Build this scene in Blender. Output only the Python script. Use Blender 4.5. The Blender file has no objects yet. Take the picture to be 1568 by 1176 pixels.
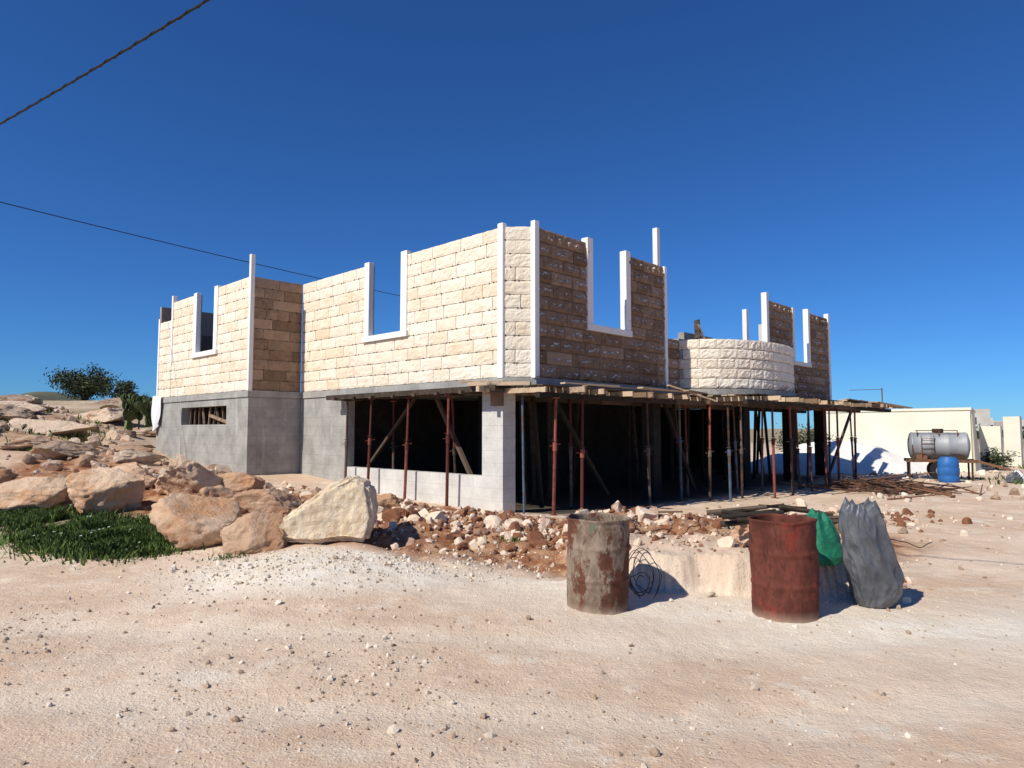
import bpy, math, random
import numpy as np
from mathutils import Vector, Matrix, noise
random.seed(7); rng=np.random.default_rng(7)
scene=bpy.context.scene
# ------------------------------------------------------------------ materials
def new_mat(name):
    m=bpy.data.materials.new(name); m.use_nodes=True
    nt=m.node_tree; b=nt.nodes['Principled BSDF']
    b.inputs['Specular IOR Level'].default_value=0.2
    return m,nt,b
def N(nt,t,**k):
    n=nt.nodes.new(t)
    for a,v in k.items(): setattr(n,a,v)
    return n
def mixc(nt,fac,a,b,mode='MIX'):
    n=N(nt,'ShaderNodeMix',data_type='RGBA',blend_type=mode)
    if isinstance(fac,(int,float)): n.inputs[0].default_value=fac
    else: nt.links.new(fac,n.inputs[0])
    for s,v in ((6,a),(7,b)):
        if isinstance(v,tuple): n.inputs[s].default_value=(*v,1)
        else: nt.links.new(v,n.inputs[s])
    return n.outputs[2]
def nz(nt,scale,detail=6,rough=.6,vec=None):
    n=N(nt,'ShaderNodeTexNoise'); n.inputs['Scale'].default_value=scale
    n.inputs['Detail'].default_value=detail; n.inputs['Roughness'].default_value=rough
    if vec is not None: nt.links.new(vec,n.inputs['Vector'])
    return n.outputs['Fac']
def ramp(nt,fac,a,b,c0=0.,c1=1.):
    n=N(nt,'ShaderNodeMapRange'); n.interpolation_type='SMOOTHSTEP'
    n.inputs[1].default_value=a; n.inputs[2].default_value=b
    n.inputs[3].default_value=c0; n.inputs[4].default_value=c1
    nt.links.new(fac,n.inputs[0]); return n.outputs[0]
def bump(nt,b,h,strength=.5,dist=.02):
    n=N(nt,'ShaderNodeBump'); n.inputs['Strength'].default_value=strength; n.inputs['Distance'].default_value=dist
    nt.links.new(h,n.inputs['Height']); nt.links.new(n.outputs[0],b.inputs['Normal'])
def tone_mat(name,c_lo,c_hi,scale=6,c_spot=None,spot=(.55,.7),spot_scale=3,bs=.5,bd=.02,rough=.9,bscale=30,metal=0,tonegain=1.0):
    """colour runs c_lo..c_hi by a per-face tone plus noise, with optional stained patches"""
    m,nt,b=new_mat(name)
    tc=N(nt,'ShaderNodeTexCoord').outputs['Object']
    at=N(nt,'ShaderNodeAttribute',attribute_name='tone')
    f=nz(nt,scale,8,.65,tc)
    ad=N(nt,'ShaderNodeMath',operation='ADD'); nt.links.new(f,ad.inputs[0])
    mu=N(nt,'ShaderNodeMath',operation='MULTIPLY_ADD'); nt.links.new(at.outputs['Fac'],mu.inputs[0]); mu.inputs[1].default_value=tonegain; mu.inputs[2].default_value=-.5*tonegain
    nt.links.new(mu.outputs[0],ad.inputs[1])
    col=mixc(nt,ramp(nt,ad.outputs[0],.15,.85),c_lo,c_hi)
    if c_spot:
        col=mixc(nt,ramp(nt,nz(nt,spot_scale,7,.7,tc),*spot),col,c_spot)
    nt.links.new(col,b.inputs['Base Color'])
    b.inputs['Roughness'].default_value=rough; b.inputs['Metallic'].default_value=metal
    bump(nt,b,nz(nt,bscale,8,.7,tc),bs,bd)
    return m
M={}
M['stone']=tone_mat('cream_stone',(.76,.62,.44),(.88,.81,.67),3,(.80,.61,.42),(.60,.84),1.2,.9,.03,bscale=20,tonegain=.45)
M['stone_r']=tone_mat('shade_toned_rock_faced_stone',(.19,.12,.075),(.40,.275,.19),6,(.48,.37,.28),(.62,.78),7,.8,.03,bscale=25,tonegain=.6)  # stone of the shady walls, their shade deepened in its colour
M['lit_ridge']=tone_mat('painted_ridge_highlight',(.66,.57,.46),(.85,.79,.70),14,bs=.8,bd=.02)  # sunlit glints on the shady wall's stone ridges, put into the colour
M['stone_w']=tone_mat('white_bay_stone',(.74,.62,.48),(.88,.80,.66),6,None,(.6,.7),3,.7,.03,bscale=20,tonegain=.5)
M['trim']=tone_mat('white_trim',(.75,.73,.69),(.86,.85,.82),8,None,bs=.2,bd=.005,rough=.7)
M['mortar']=tone_mat('mortar',(.14,.105,.08),(.28,.22,.17),9,bs=.8,bd=.02)
M['wedge']=tone_mat('dark_spacer',(.03,.025,.02),(.06,.05,.04),9,bs=0)
M['wood']=tone_mat('pine_plank',(.20,.13,.08),(.56,.42,.28),7,(.14,.11,.09),(.5,.7),5,.4,.01,tonegain=1.3)
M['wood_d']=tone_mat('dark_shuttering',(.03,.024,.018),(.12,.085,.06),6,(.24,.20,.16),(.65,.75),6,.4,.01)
M['sand']=tone_mat('white_sand',(.74,.70,.63),(.85,.82,.76),3,bs=.6,bd=.04,bscale=12)
M['limewall']=tone_mat('cream_render',(.66,.63,.50),(.80,.77,.64),.8,(.56,.52,.42),(.6,.8),.6,.2,.01)
M['rock']=tone_mat('limestone_boulder',(.40,.23,.135),(.72,.53,.37),2.0,(.56,.30,.155),(.44,.64),1.3,1.0,.07,bscale=8)
M['rock_h']=tone_mat('weathered_hill_rock',(.30,.21,.15),(.66,.51,.38),2.0,(.50,.29,.17),(.50,.68),1.3,1.0,.08,bscale=7)
M['rock_p']=tone_mat('pale_limestone',(.62,.46,.29),(.84,.71,.52),2.5,(.58,.38,.20),(.52,.72),2.2,1.0,.05,bscale=9)
M['rubble']=tone_mat('rubble_stone',(.22,.095,.05),(.72,.57,.43),7,bs=.7,bd=.02,bscale=25,tonegain=1.4)
M['gravel']=tone_mat('gravel_stone',(.36,.26,.18),(.74,.65,.53),7,bs=.4,bd=.01,bscale=40,tonegain=1.5)
M['grass']=tone_mat('grass_blade',(.026,.052,.010),(.13,.19,.045),3,bs=.0,rough=.7)
M['flower']=tone_mat('flower_petal',(.75,.75,.7),(.85,.85,.8),3,bs=0)
M['leaf']=tone_mat('olive_leaf',(.022,.032,.014),(.085,.10,.045),2,bs=0,rough=.7)
M['bark']=tone_mat('bark',(.05,.04,.03),(.14,.11,.08),8)
M['cactus']=tone_mat('cactus_pad',(.045,.065,.025),(.15,.18,.07),4,bs=.3)
M['prop_up']=tone_mat('red_primer_tube',(.10,.025,.018),(.30,.08,.055),9,(.08,.045,.035),(.5,.7),8,.2,.004,rough=.6)
M['prop_lo']=tone_mat('worn_steel_tube',(.035,.03,.028),(.17,.13,.11),7,(.13,.05,.03),(.45,.62),6,.2,.004,rough=.6)
M['prop_bl']=tone_mat('blue_steel_tube',(.04,.07,.11),(.13,.17,.22),7,(.13,.06,.04),(.48,.60),6,.2,.004,rough=.55)
M['steel']=tone_mat('galvanised',(.20,.21,.22),(.38,.39,.40),3,(.16,.09,.06),(.65,.75),4,.2,.01,rough=.55,metal=.2)
M['rusty']=tone_mat('rusty_iron',(.05,.03,.022),(.20,.10,.06),8,bs=.4)
M['black']=tone_mat('black_cable',(.012,.012,.012),(.03,.03,.03),8,bs=0,rough=.6)
M['blue']=tone_mat('blue_plastic',(.02,.10,.32),(.04,.16,.42),3,bs=.1,rough=.45)
M['white']=tone_mat('white_plastic',(.70,.70,.70),(.82,.82,.82),6,bs=.3)
M['green']=tone_mat('green_plastic',(.012,.12,.07),(.035,.26,.15),6,(.10,.12,.08),(.6,.75),6,.6,.02,rough=.5)
M['tyre']=tone_mat('tyre_rubber',(.02,.02,.02),(.04,.04,.04),8,bs=.3)
M['farb']=tone_mat('far_plaster',(.45,.42,.37),(.66,.62,.55),.3,bs=0)
M['window']=tone_mat('dark_opening',(.02,.02,.025),(.04,.04,.05),2,bs=0)
M['hill']=tone_mat('scrub_hill',(.05,.06,.04),(.16,.15,.10),.05,bs=0)
def concrete(name,lo,hi,lines=True):
    m,nt,b=new_mat(name)
    tc=N(nt,'ShaderNodeTexCoord').outputs['Object']
    f=nz(nt,1.6,8,.7,tc); f2=nz(nt,14,6,.7,tc)
    col=mixc(nt,ramp(nt,f,.3,.7),lo,hi)
    col=mixc(nt,ramp(nt,f2,.55,.75,0,.45),col,tuple(v*.55 for v in lo))
    if lines:
        sx=N(nt,'ShaderNodeSeparateXYZ'); nt.links.new(tc,sx.inputs[0])
        ad=N(nt,'ShaderNodeMath',operation='ADD'); nt.links.new(sx.outputs[0],ad.inputs[0]); nt.links.new(sx.outputs[1],ad.inputs[1])
        cb=N(nt,'ShaderNodeCombineXYZ'); nt.links.new(ad.outputs[0],cb.inputs[0]); nt.links.new(sx.outputs[2],cb.inputs[1])
        br=N(nt,'ShaderNodeTexBrick'); nt.links.new(cb.outputs[0],br.inputs['Vector'])
        br.inputs['Scale'].default_value=1; br.inputs['Brick Width'].default_value=3.1; br.inputs['Row Height'].default_value=.24
        br.inputs['Mortar Size'].default_value=.008; br.inputs['Mortar Smooth'].default_value=.6
        k=N(nt,'ShaderNodeMath',operation='MULTIPLY'); nt.links.new(br.outputs['Fac'],k.inputs[0]); k.inputs[1].default_value=.3
        col=mixc(nt,k.outputs[0],col,tuple(v*.5 for v in lo))
    mp=N(nt,'ShaderNodeMapping'); nt.links.new(tc,mp.inputs[0]); mp.inputs['Scale'].default_value=(1,1,.12)
    col=mixc(nt,ramp(nt,nz(nt,5,6,.7,mp.outputs[0]),.56,.72,0,.45),col,tuple(min(.8,v*1.5) for v in hi))
    nt.links.new(col,b.inputs['Base Color']); b.inputs['Roughness'].default_value=.92
    bump(nt,b,f2,.6,.015)
    return m
M['conc']=concrete('grey_concrete',(.255,.245,.225),(.41,.395,.36))
M['conc_l']=concrete('pale_concrete',(.48,.465,.43),(.64,.62,.57))
M['conc_d']=concrete('shade_dark_concrete',(.018,.016,.015),(.040,.036,.033))  # indoor concrete, the gloom under the slab put into its colour
def drum_mat(name,base,base2,rust,dark,patch,pth,rth=.50):
    m,nt,b=new_mat(name)
    tc=N(nt,'ShaderNodeTexCoord').outputs['Object']
    mp=N(nt,'ShaderNodeMapping'); nt.links.new(tc,mp.inputs[0]); mp.inputs['Scale'].default_value=(1,1,.5)
    v=mp.outputs[0]
    col=mixc(nt,ramp(nt,nz(nt,6,9,.75,v),.35,.65),base,base2)
    col=mixc(nt,ramp(nt,nz(nt,3.4,9,.75,v),rth,rth+.06),col,rust)
    if patch: col=mixc(nt,ramp(nt,nz(nt,5.1,6,.7,v),pth,pth+.04),col,patch)
    col=mixc(nt,ramp(nt,nz(nt,11,9,.8,v),.52,.64,0,.85),col,dark)
    sx=N(nt,'ShaderNodeSeparateXYZ'); nt.links.new(tc,sx.inputs[0])
    col=mixc(nt,ramp(nt,sx.outputs[2],.12,.0,0,.55),col,(.40,.30,.22))
    nt.links.new(col,b.inputs['Base Color'])
    b.inputs['Roughness'].default_value=.8; b.inputs['Metallic'].default_value=.05
    bump(nt,b,nz(nt,26,8,.75,v),.45,.008)
    return m
M['drum1']=drum_mat('weathered_drum',(.16,.11,.075),(.34,.265,.20),(.12,.047,.028),(.055,.036,.026),(.06,.18,.13),.63,.48)
M['drum2']=drum_mat('red_rust_drum',(.08,.025,.017),(.17,.05,.033),(.22,.04,.027),(.045,.02,.014),None,1,.54)
def sack_mat():
    m,nt,b=new_mat('grey_plastic_sheet')
    tc=N(nt,'ShaderNodeTexCoord').outputs['Object']
    col=mixc(nt,ramp(nt,nz(nt,4,6,.6,tc),.35,.7),(.065,.07,.08),(.145,.155,.172))
    col=mixc(nt,ramp(nt,nz(nt,3,8,.7,tc),.58,.75,0,.5),col,(.28,.25,.21))
    nt.links.new(col,b.inputs['Base Color']); b.inputs['Roughness'].default_value=.40
    b.inputs['Specular IOR Level'].default_value=.45
    mp=N(nt,'ShaderNodeMapping'); nt.links.new(tc,mp.inputs[0]); mp.inputs['Scale'].default_value=(1,1,.4); mp.inputs['Rotation'].default_value=(.3,.6,0)
    n=N(nt,'ShaderNodeTexNoise'); n.noise_type='RIDGED_MULTIFRACTAL'; n.inputs['Scale'].default_value=4.5; n.inputs['Detail'].default_value=3; nt.links.new(mp.outputs[0],n.inputs['Vector'])
    bump(nt,b,n.outputs['Fac'],.8,.035); return m
M['sack']=sack_mat()
# ------------------------------------------------------------------ mesh helpers
class MB:
    def __init__(s): s.v=[];s.f=[];s.t=[];s.m=[]
    def quadbox(s,P,mi=0,tone=None):
        """P: 8 corners"""
        o=len(s.v); s.v+= [tuple(p) for p in P]
        t=random.random() if tone is None else tone
        for f in ((0,3,2,1),(4,5,6,7),(0,1,5,4),(1,2,6,5),(2,3,7,6),(3,0,4,7)):
            s.f.append(tuple(o+i for i in f)); s.t.append(t); s.m.append(mi)
    def box(s,x0,y0,z0,x1,y1,z1,mi=0,tone=None):
        s.quadbox([(x0,y0,z0),(x1,y0,z0),(x1,y1,z0),(x0,y1,z0),(x0,y0,z1),(x1,y0,z1),(x1,y1,z1),(x0,y1,z1)],mi,tone)
    def beam(s,a,b,w,h,mi=0,tone=None,up=(0,0,1)):
        a=Vector(a);b=Vector(b);d=(b-a).normalized(); u=Vector(up)
        if abs(d.dot(u))>.95: u=Vector((0,1,0))
        r=d.cross(u).normalized()*w/2; q=r.cross(d).normalized()*h/2
        s.quadbox([a-r-q,a+r-q,a+r+q,a-r+q,b-r-q,b+r-q,b+r+q,b-r+q],mi,tone)
    def tube(s,a,b,r0,r1=None,n=10,mi=0,tone=None,caps=True):
        r1=r0 if r1 is None else r1
        a=Vector(a);b=Vector(b);d=(b-a).normalized(); u=Vector((0,0,1)) if abs(d.z)<.9 else Vector((1,0,0))
        p=d.cross(u).normalized(); q=d.cross(p)
        o=len(s.v); t=random.random() if tone is None else tone
        for i in range(n):
            an=2*math.pi*i/n; c=p*math.cos(an)+q*math.sin(an)
            s.v.append(tuple(a+c*r0)); s.v.append(tuple(b+c*r1))
        for i in range(n):
            j=(i+1)%n; s.f.append((o+2*i,o+2*i+1,o+2*j+1,o+2*j)); s.t.append(t); s.m.append(mi)
        if caps:
            s.f.append(tuple(o+2*i for i in range(n))); s.f.append(tuple(o+2*i+1 for i in range(n-1,-1,-1)))
            s.t+=[t,t]; s.m+=[mi,mi]
    def path(s,pts,r,n=6,mi=0,tone=.5):
        for a,b in zip(pts[:-1],pts[1:]): s.tube(a,b,r,r,n,mi,tone,True)
    def obj(s,name,mats,parent=None,smooth=False,loc=None):
        me=bpy.data.meshes.new(name); me.from_pydata(s.v,[],s.f)
        for m in mats: me.materials.append(M[m])
        me.polygons.foreach_set('material_index',s.m)
        a=me.attributes.new('tone','FLOAT','FACE'); a.data.foreach_set('value',s.t)
        if smooth: me.polygons.foreach_set('use_smooth',[True]*len(s.f))
        me.update(); o=bpy.data.objects.new(name,me); scene.collection.objects.link(o)
        if parent: o.parent=parent
        if loc: o.location=loc
        return o
def np_obj(name,V,F,tone,mats,mi=None,smooth=False):
    me=bpy.data.meshes.new(name); k=F.shape[1]
    me.vertices.add(len(V)); me.vertices.foreach_set('co',V.astype(np.float32).ravel())
    me.loops.add(F.size); me.loops.foreach_set('vertex_index',F.astype(np.int32).ravel())
    me.polygons.add(len(F)); me.polygons.foreach_set('loop_start',np.arange(0,F.size,k,dtype=np.int32))
    for m in mats: me.materials.append(M[m] if isinstance(m,str) else m)
    if mi is not None: me.polygons.foreach_set('material_index',mi.astype(np.int32))
    me.polygons.foreach_set('use_smooth',np.full(len(F),smooth))
    me.update(calc_edges=True)
    a=me.attributes.new('tone','FLOAT','FACE'); a.data.foreach_set('value',tone.astype(np.float32))
    me.validate()
    o=bpy.data.objects.new(name,me); scene.collection.objects.link(o); return o
# ------------------------------------------------------------------ terrain
def vn(x,y,seed=0):
    x=np.asarray(x,float);y=np.asarray(y,float)
    xi=np.floor(x).astype(np.int64); yi=np.floor(y).astype(np.int64); fx=x-xi; fy=y-yi
    fx=fx*fx*(3-2*fx); fy=fy*fy*(3-2*fy)
    def h(a,b):
        n=(a*374761393+b*668265263+seed*974634777)&0x7fffffff
        n=((n^(n>>13))*1274126177)&0x7fffffff
        return ((n^(n>>16))&0xffff)/65535.
    return (h(xi,yi)*(1-fx)+h(xi+1,yi)*fx)*(1-fy)+(h(xi,yi+1)*(1-fx)+h(xi+1,yi+1)*fx)*fy
def fbm(x,y,o=4,seed=0):
    r=0;a=1;t=0
    for i in range(o):
        r=r+a*vn(x*2**i,y*2**i,seed+i); t+=a; a*=.5
    return r/t-.5
CP=np.array([(0,-6,0),(-8,-4,0),(8,-4,0),(0,2,0),(-5,3,0),(5,3,0),(-7,6,0),(0,5.5,0),(6,6,0),(.8,6.3,-.01),(2.4,6.1,-.02),(3.3,6.2,-.02),(1.6,6.3,-.02),(1.0,7.4,.02),(-3,6.8,.03),(-2.2,7.35,.21),(-1.4,7.7,.16),(-.5,7.6,.04),(-9,11,.02),(-6,9.2,.02),(-14,13,.15),
(0,13,.03),(-3,11,.27),(-1.2,10,.30),(.6,9.6,.24),(.3,8.3,.03),(-.8,9.0,.10),(1.6,9.4,.12),(2.4,10.8,.10),(4.6,11.2,.05),(5,8.3,.0),(6.5,9,0),(2,12.5,.02),(10,12,0),(14,18,0),(9,15,.03),(12,24,0),(20,20,0),(30,30,-.1),(16,28,0),(24,44,0),
(-6.7,17.1,.42),(-5.5,17.7,.42),(-4.6,16,.32),(-3.6,14.6,.2),(-2.2,13.9,.1),(-11,21.3,.78),(-8.6,19,.6),(-7.2,15,.5),(-4.6,12,.40),(-3,12.6,.28),(-8,12.8,.42),(-6,10.6,.2),(-9.6,15,.85),(-11,17,1.05),(-13.5,18.5,1.4),(-13,21,1.35),(-17,22.5,1.85),(-15,25,1.85),(-22,29,2.45),(-16,31,2.45),(-29,40,3.2),(-20,40,3.1),(-38,42,3.5),(-28,55,3.2),(-8,40,1.6),(0,26,.3),(6,40,.2),(3,20,0),(-4,24,.4),(-24,24,2.1),(-18,16,1.3),(-40,30,2.8),(-30,10,.8)],float)
def _U(r2): return np.where(r2>1e-9, r2*np.log(r2+1e-12)*.5, 0)
n_=len(CP); K=_U(((CP[:,None,:2]-CP[None,:,:2])**2).sum(-1))+np.eye(n_)*.35
Pm=np.c_[np.ones(n_),CP[:,:2]]; A=np.zeros((n_+3,n_+3)); A[:n_,:n_]=K; A[:n_,n_:]=Pm; A[n_:,:n_]=Pm.T
W_=np.linalg.solve(A,np.r_[CP[:,2],0,0,0])
def seg_dist(x,y,pts):
    best=np.full(np.shape(x),1e9)
    for (ax,ay),(bx,by) in zip(pts[:-1],pts[1:]):
        t=np.clip(((x-ax)*(bx-ax)+(y-ay)*(by-ay))/((bx-ax)**2+(by-ay)**2),0,1)
        best=np.minimum(best,np.hypot(x-ax-t*(bx-ax),y-ay-t*(by-ay)))
    return best
def seg_mask(x,y,pts,rad): return np.clip(1-seg_dist(x,y,pts)/rad,0,1)
BANK=[(.62,8.6),(.95,7.25),(1.25,6.98),(1.9,6.90),(2.5,6.86),(2.95,6.68),(3.35,6.72),(3.8,7.3),(4.3,8.4),(5.4,9.6),(5.0,11.5),(2.5,11.4),(.9,10.2),(.62,8.6)]
def bank(x,y):
    ins=np.zeros(np.shape(x),bool)
    for (ax,ay),(bx,by) in zip(BANK[:-1],BANK[1:]):
        c=((ay>y)!=(by>y))&(x<(bx-ax)*(y-ay)/(by-ay+1e-12)+ax); ins^=c
    d=seg_dist(x,y,BANK)*np.where(ins,1,-1)
    d=d+fbm(x*2.6,y*2.6,3,44)*.26+fbm(x*9,y*9,2,45)*.08
    w=.12+.35*np.clip((x-3.1)/1.0,0,1)+.4*np.clip((y-8)/1,0,1)+.15*np.clip((1.1-x)/.4,0,1)
    t=np.clip(d/w+.3,0,1); t=t*t*(3-2*t)
    return (.37+.14*fbm(x*3.5,y*3.5,3,46))*t*np.clip((11.6-y)/3.4,0,1)
def soil_mask(x,y):
    m=seg_mask(x,y,[(-9,14.5),(-6,12.8),(-3.5,11.2),(-1.4,10.0),(.4,9.3),(1.6,9.4),(4,10.2)],2.0)
    m=np.clip(m*2.6,0,1)
    m2=seg_mask(x,y,[(-9,16),(-14,20),(-18,26)],4.0)*.6
    return np.clip(np.maximum(m,m2)*(.65+1.2*(fbm(x*.9,y*.9,4,5)+.5)),0,1)
RUT1=[(-9,5.0),(-3,4.2),(1,3.9),(5,4.6),(9,7.5),(13,13),(19,22)]
RUT2=[(-9,6.7),(-3,5.6),(1,5.2),(4.4,5.7),(7.6,8.5),(11.6,14),(17.6,23)]
def rut(x,y):
    q=fbm(x*.8,y*.8,2,61)*.5
    return np.clip(sum(np.exp(-((seg_dist(x,y,R_)+q*.4)/.24)**2) for R_ in (RUT1,RUT2)),0,1)
def H(x,y):
    x=np.asarray(x,float);y=np.asarray(y,float); sh=x.shape; xf=x.ravel(); yf=y.ravel()
    out=np.empty(len(xf))
    for i in range(0,len(xf),20000):
        a=xf[i:i+20000];b=yf[i:i+20000]
        ac=np.clip(a,-60,60);bc=np.clip(b,-10,75)
        r2=(ac[:,None]-CP[None,:,0])**2+(bc[:,None]-CP[None,:,1])**2
        z=_U(r2)@W_[:n_]+W_[n_]+W_[n_+1]*ac+W_[n_+2]*bc
        R=np.hypot(a,b); w=np.clip((95-R)/40,0,1); w=w*w*(3-2*w)
        z=np.clip(z,-.4,4.2)*w
        s=soil_mask(a,b)
        z=z+fbm(a*.5,b*.5,3,1)*.10*np.clip((b-2)/10,0.15,1)*(1-.8*np.clip((a-3)/6,0,1))+fbm(a*2.2,b*2.2,4,9)*.036+fbm(a*9,b*9,3,3)*.018
        z=z+s*(fbm(a*1.8,b*1.8,4,21)*.36)
        near=R<40
        z=z+np.where(near,-.022*rut(a,b)+bank(a,b),0)
        hill=np.clip((-a-8)/5,0,1)*np.clip((b-13)/4,0,1)*np.clip((70-R)/20,0,1)
        q=fbm(a*.35,b*.7,4,33); z=z+hill*(q*.5+.22*np.abs(fbm(a*1.2,b*1.6,4,35)))
        far=np.clip((R-200)/500,0,1)*(1+fbm(a*.004,b*.004,3,55)*1.4)
        z=z+far*2.0
        out[i:i+20000]=z
    return out.reshape(sh)
def h1(x,y): return float(H(np.array([x]),np.array([y]))[0])
def warp(n,c,near,far):
    t=np.linspace(-1,1,n); k=math.asinh(far/near)
    return c+near*np.sinh(t*k)
gx=np.unique(np.r_[warp(230,0,6,1800),np.arange(-10,8,.08),np.arange(.4,4.6,.04)]); gy=np.unique(np.r_[warp(200,9,6,2000),np.arange(2.2,14,.08),np.arange(6.3,8,.04)])
X,Y=np.meshgrid(gx,gy); Z=H(X,Y)
nx,ny=len(gx),len(gy); idx=np.arange(nx*ny).reshape(ny,nx)
F=np.stack([idx[:-1,:-1],idx[:-1,1:],idx[1:,1:],idx[1:,:-1]],-1).reshape(-1,4)
gm,nt,b=new_mat('ground_limestone_dirt')
tc=N(nt,'ShaderNodeTexCoord').outputs['Object']
at=N(nt,'ShaderNodeAttribute',attribute_name='mask'); sp=N(nt,'ShaderNodeSeparateColor'); nt.links.new(at.outputs['Color'],sp.inputs[0])
at2=N(nt,'ShaderNodeAttribute',attribute_name='mask2'); sp2=N(nt,'ShaderNodeSeparateColor'); nt.links.new(at2.outputs['Color'],sp2.inputs[0])
f1=nz(nt,.55,8,.62,tc); f2=nz(nt,3.2,9,.7,tc); f3=nz(nt,38,8,.75,tc)
col=mixc(nt,ramp(nt,f1,.38,.64),(.65,.465,.32),(.78,.61,.455))
col=mixc(nt,ramp(nt,f2,.48,.70,0,.6),col,(.85,.735,.585))
mpp=N(nt,'ShaderNodeMapping'); nt.links.new(tc,mpp.inputs[0]); mpp.inputs['Scale'].default_value=(.7,1.2,1); mpp.inputs['Rotation'].default_value=(0,0,-.35)
col=mixc(nt,ramp(nt,nz(nt,1.5,8,.7,mpp.outputs[0]),.50,.66,0,.5),col,(.57,.435,.325))
col=mixc(nt,ramp(nt,nz(nt,1.1,7,.7,mpp.outputs[0]),.53,.68,0,.55),col,(.68,.43,.26))
col=mixc(nt,ramp(nt,nz(nt,.8,9,.7,tc),.56,.68,0,.7),col,(.86,.765,.625))
col=mixc(nt,sp2.outputs[0],col,(.82,.70,.55))
col=mixc(nt,ramp(nt,f3,.54,.68,0,.6),col,(.46,.335,.235))
vo=N(nt,'ShaderNodeTexVoronoi'); vo.inputs['Scale'].default_value=34; nt.links.new(tc,vo.inputs['Vector'])
col=mixc(nt,ramp(nt,vo.outputs['Distance'],.28,.10,0,.18),col,(.84,.76,.64))
col=mixc(nt,sp.outputs[1],col,mixc(nt,ramp(nt,f2,.4,.65),(.86,.79,.67),(.77,.66,.51)))
sc=mixc(nt,ramp(nt,f2,.4,.62),(.26,.10,.043),(.50,.30,.17))
col=mixc(nt,sp.outputs[0],col,sc)
gc=mixc(nt,ramp(nt,f2,.4,.6),(.16,.15,.07),(.38,.29,.19))
col=mixc(nt,sp.outputs[2],col,gc)
col=mixc(nt,sp2.outputs[1],col,(.05,.04,.032))  # ground in the house plan, painted dark as shade under the slab
nt.links.new(col,b.inputs['Base Color']); b.inputs['Roughness'].default_value=.97
hh=N(nt,'ShaderNodeMath',operation='ADD'); nt.links.new(f3,hh.inputs[0]); nt.links.new(ramp(nt,vo.outputs['Distance'],.4,.0,0,.35),hh.inputs[1])
h3=N(nt,'ShaderNodeMath',operation='MULTIPLY_ADD'); nt.links.new(nz(nt,9,6,.7,tc),h3.inputs[0]); h3.inputs[1].default_value=1.8; nt.links.new(hh.outputs[0],h3.inputs[2])
bump(nt,b,h3.outputs[0],.66,.026)
ground=np_obj('ground',np.c_[X.ravel(),Y.ravel(),Z.ravel()],F,np.full(len(F),.5),[gm],None,True)
xr,yr=X.ravel(),Y.ravel(); R=np.hypot(xr,yr)
mask=np.zeros((len(xr),4)); mask[:,3]=1
mask[:,0]=soil_mask(xr,yr)
mask[:,1]=np.clip(2.0*np.clip(1-np.hypot((xr+1.9)/2.0,(yr-7.3)/1.05),0,1),0,.85)
mask[:,1]=np.maximum(mask[:,1],np.clip(seg_mask(xr,yr,[(-.3,7.8),(1.2,6.4),(4,5.6),(7,6.0)],1.5),0,1)*.8)
bk=bank(xr,yr); mask[:,0]=np.where((bk>.05)&(yr<8.3),mask[:,0]*.3+.40*(fbm(xr*2,yr*2,3,71)+.5),mask[:,0])
gr=np.clip(seg_mask(xr,yr,[(-11,12.8),(-7.5,11),(-4.6,9.4)],.9)*2.5,0,1)
hill=np.clip((-xr-10)/5,0,1)*np.clip((yr-16)/6,0,1)
mask[:,2]=np.clip(np.maximum(gr*.8,np.maximum(hill*.7*(vn(xr*.4,yr*.8,8)+.2),np.clip((R-45)/60,0,.85))),0,1)
ca=ground.data.color_attributes.new('mask','FLOAT_COLOR','POINT'); ca.data.foreach_set('color',mask.ravel())
m2=np.zeros((len(xr),4)); m2[:,3]=1; m2[:,0]=np.where(R<40,rut(xr,yr)*.5,0)
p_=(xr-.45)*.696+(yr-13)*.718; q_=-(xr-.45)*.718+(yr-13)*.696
m2[:,1]=.95*np.clip((p_+.1)/.5,0,1)*np.clip((15-p_)/.5,0,1)*np.clip((q_+.8)/.6,0,1)*np.clip((8-q_)/.5,0,1)  # extent of the painted shade on the ground below the house
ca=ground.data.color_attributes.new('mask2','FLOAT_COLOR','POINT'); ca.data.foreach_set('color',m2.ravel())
# ------------------------------------------------------------------ stones
import bmesh
def ico(sub):
    bm=bmesh.new(); bmesh.ops.create_icosphere(bm,subdivisions=sub,radius=1)
    V=np.array([v.co[:] for v in bm.verts]); Fa=np.array([[v.index for v in f.verts] for f in bm.faces]); bm.free(); return V,Fa
def chunk(sub,r,cuts=9,lo=.45,hi=.8):
    V,Fa=ico(sub); V=V*1.0
    for k in range(cuts):
        n=r.normal(size=3); n/=np.linalg.norm(n); d=r.uniform(lo,hi)
        t=np.maximum(V@n-d,0); V=V-t[:,None]*n
    return V,Fa
def boulder(name,x,y,sx,sy,sz,seed,rotz=0,mat='rock',tilt=(0,0),sink=.18,cuts=11,sub=5):
    r=np.random.default_rng(seed); V,Fa=chunk(sub,r,cuts,.42,.78)
    V/=np.abs(V).max(0)
    P=[Vector(v) for v in V]; off=Vector((seed*3.1,seed*1.7,0))
    for i,p in enumerate(P):
        k=noise.fractal(p*1.6+off,.8,2.1,5)*.15+noise.fractal(p*6+off,.7,2.1,4)*.055
        P[i]=p*(1+k)
    V=np.array(P)*np.array([sx,sy,sz])/2
    Rm=np.array((Matrix.Rotation(rotz,3,'Z')@Matrix.Rotation(tilt[0],3,'X')@Matrix.Rotation(tilt[1],3,'Y')))
    V=V@Rm.T
    zb=V[:,2].min(); V[:,2]-=zb
    V+=np.array([x,y,h1(x,y)-sink*sz])
    return np_obj(name,V,Fa,np.full(len(Fa),r.uniform(.2,.8)),[mat],None,False if sub<5 else True)
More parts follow.
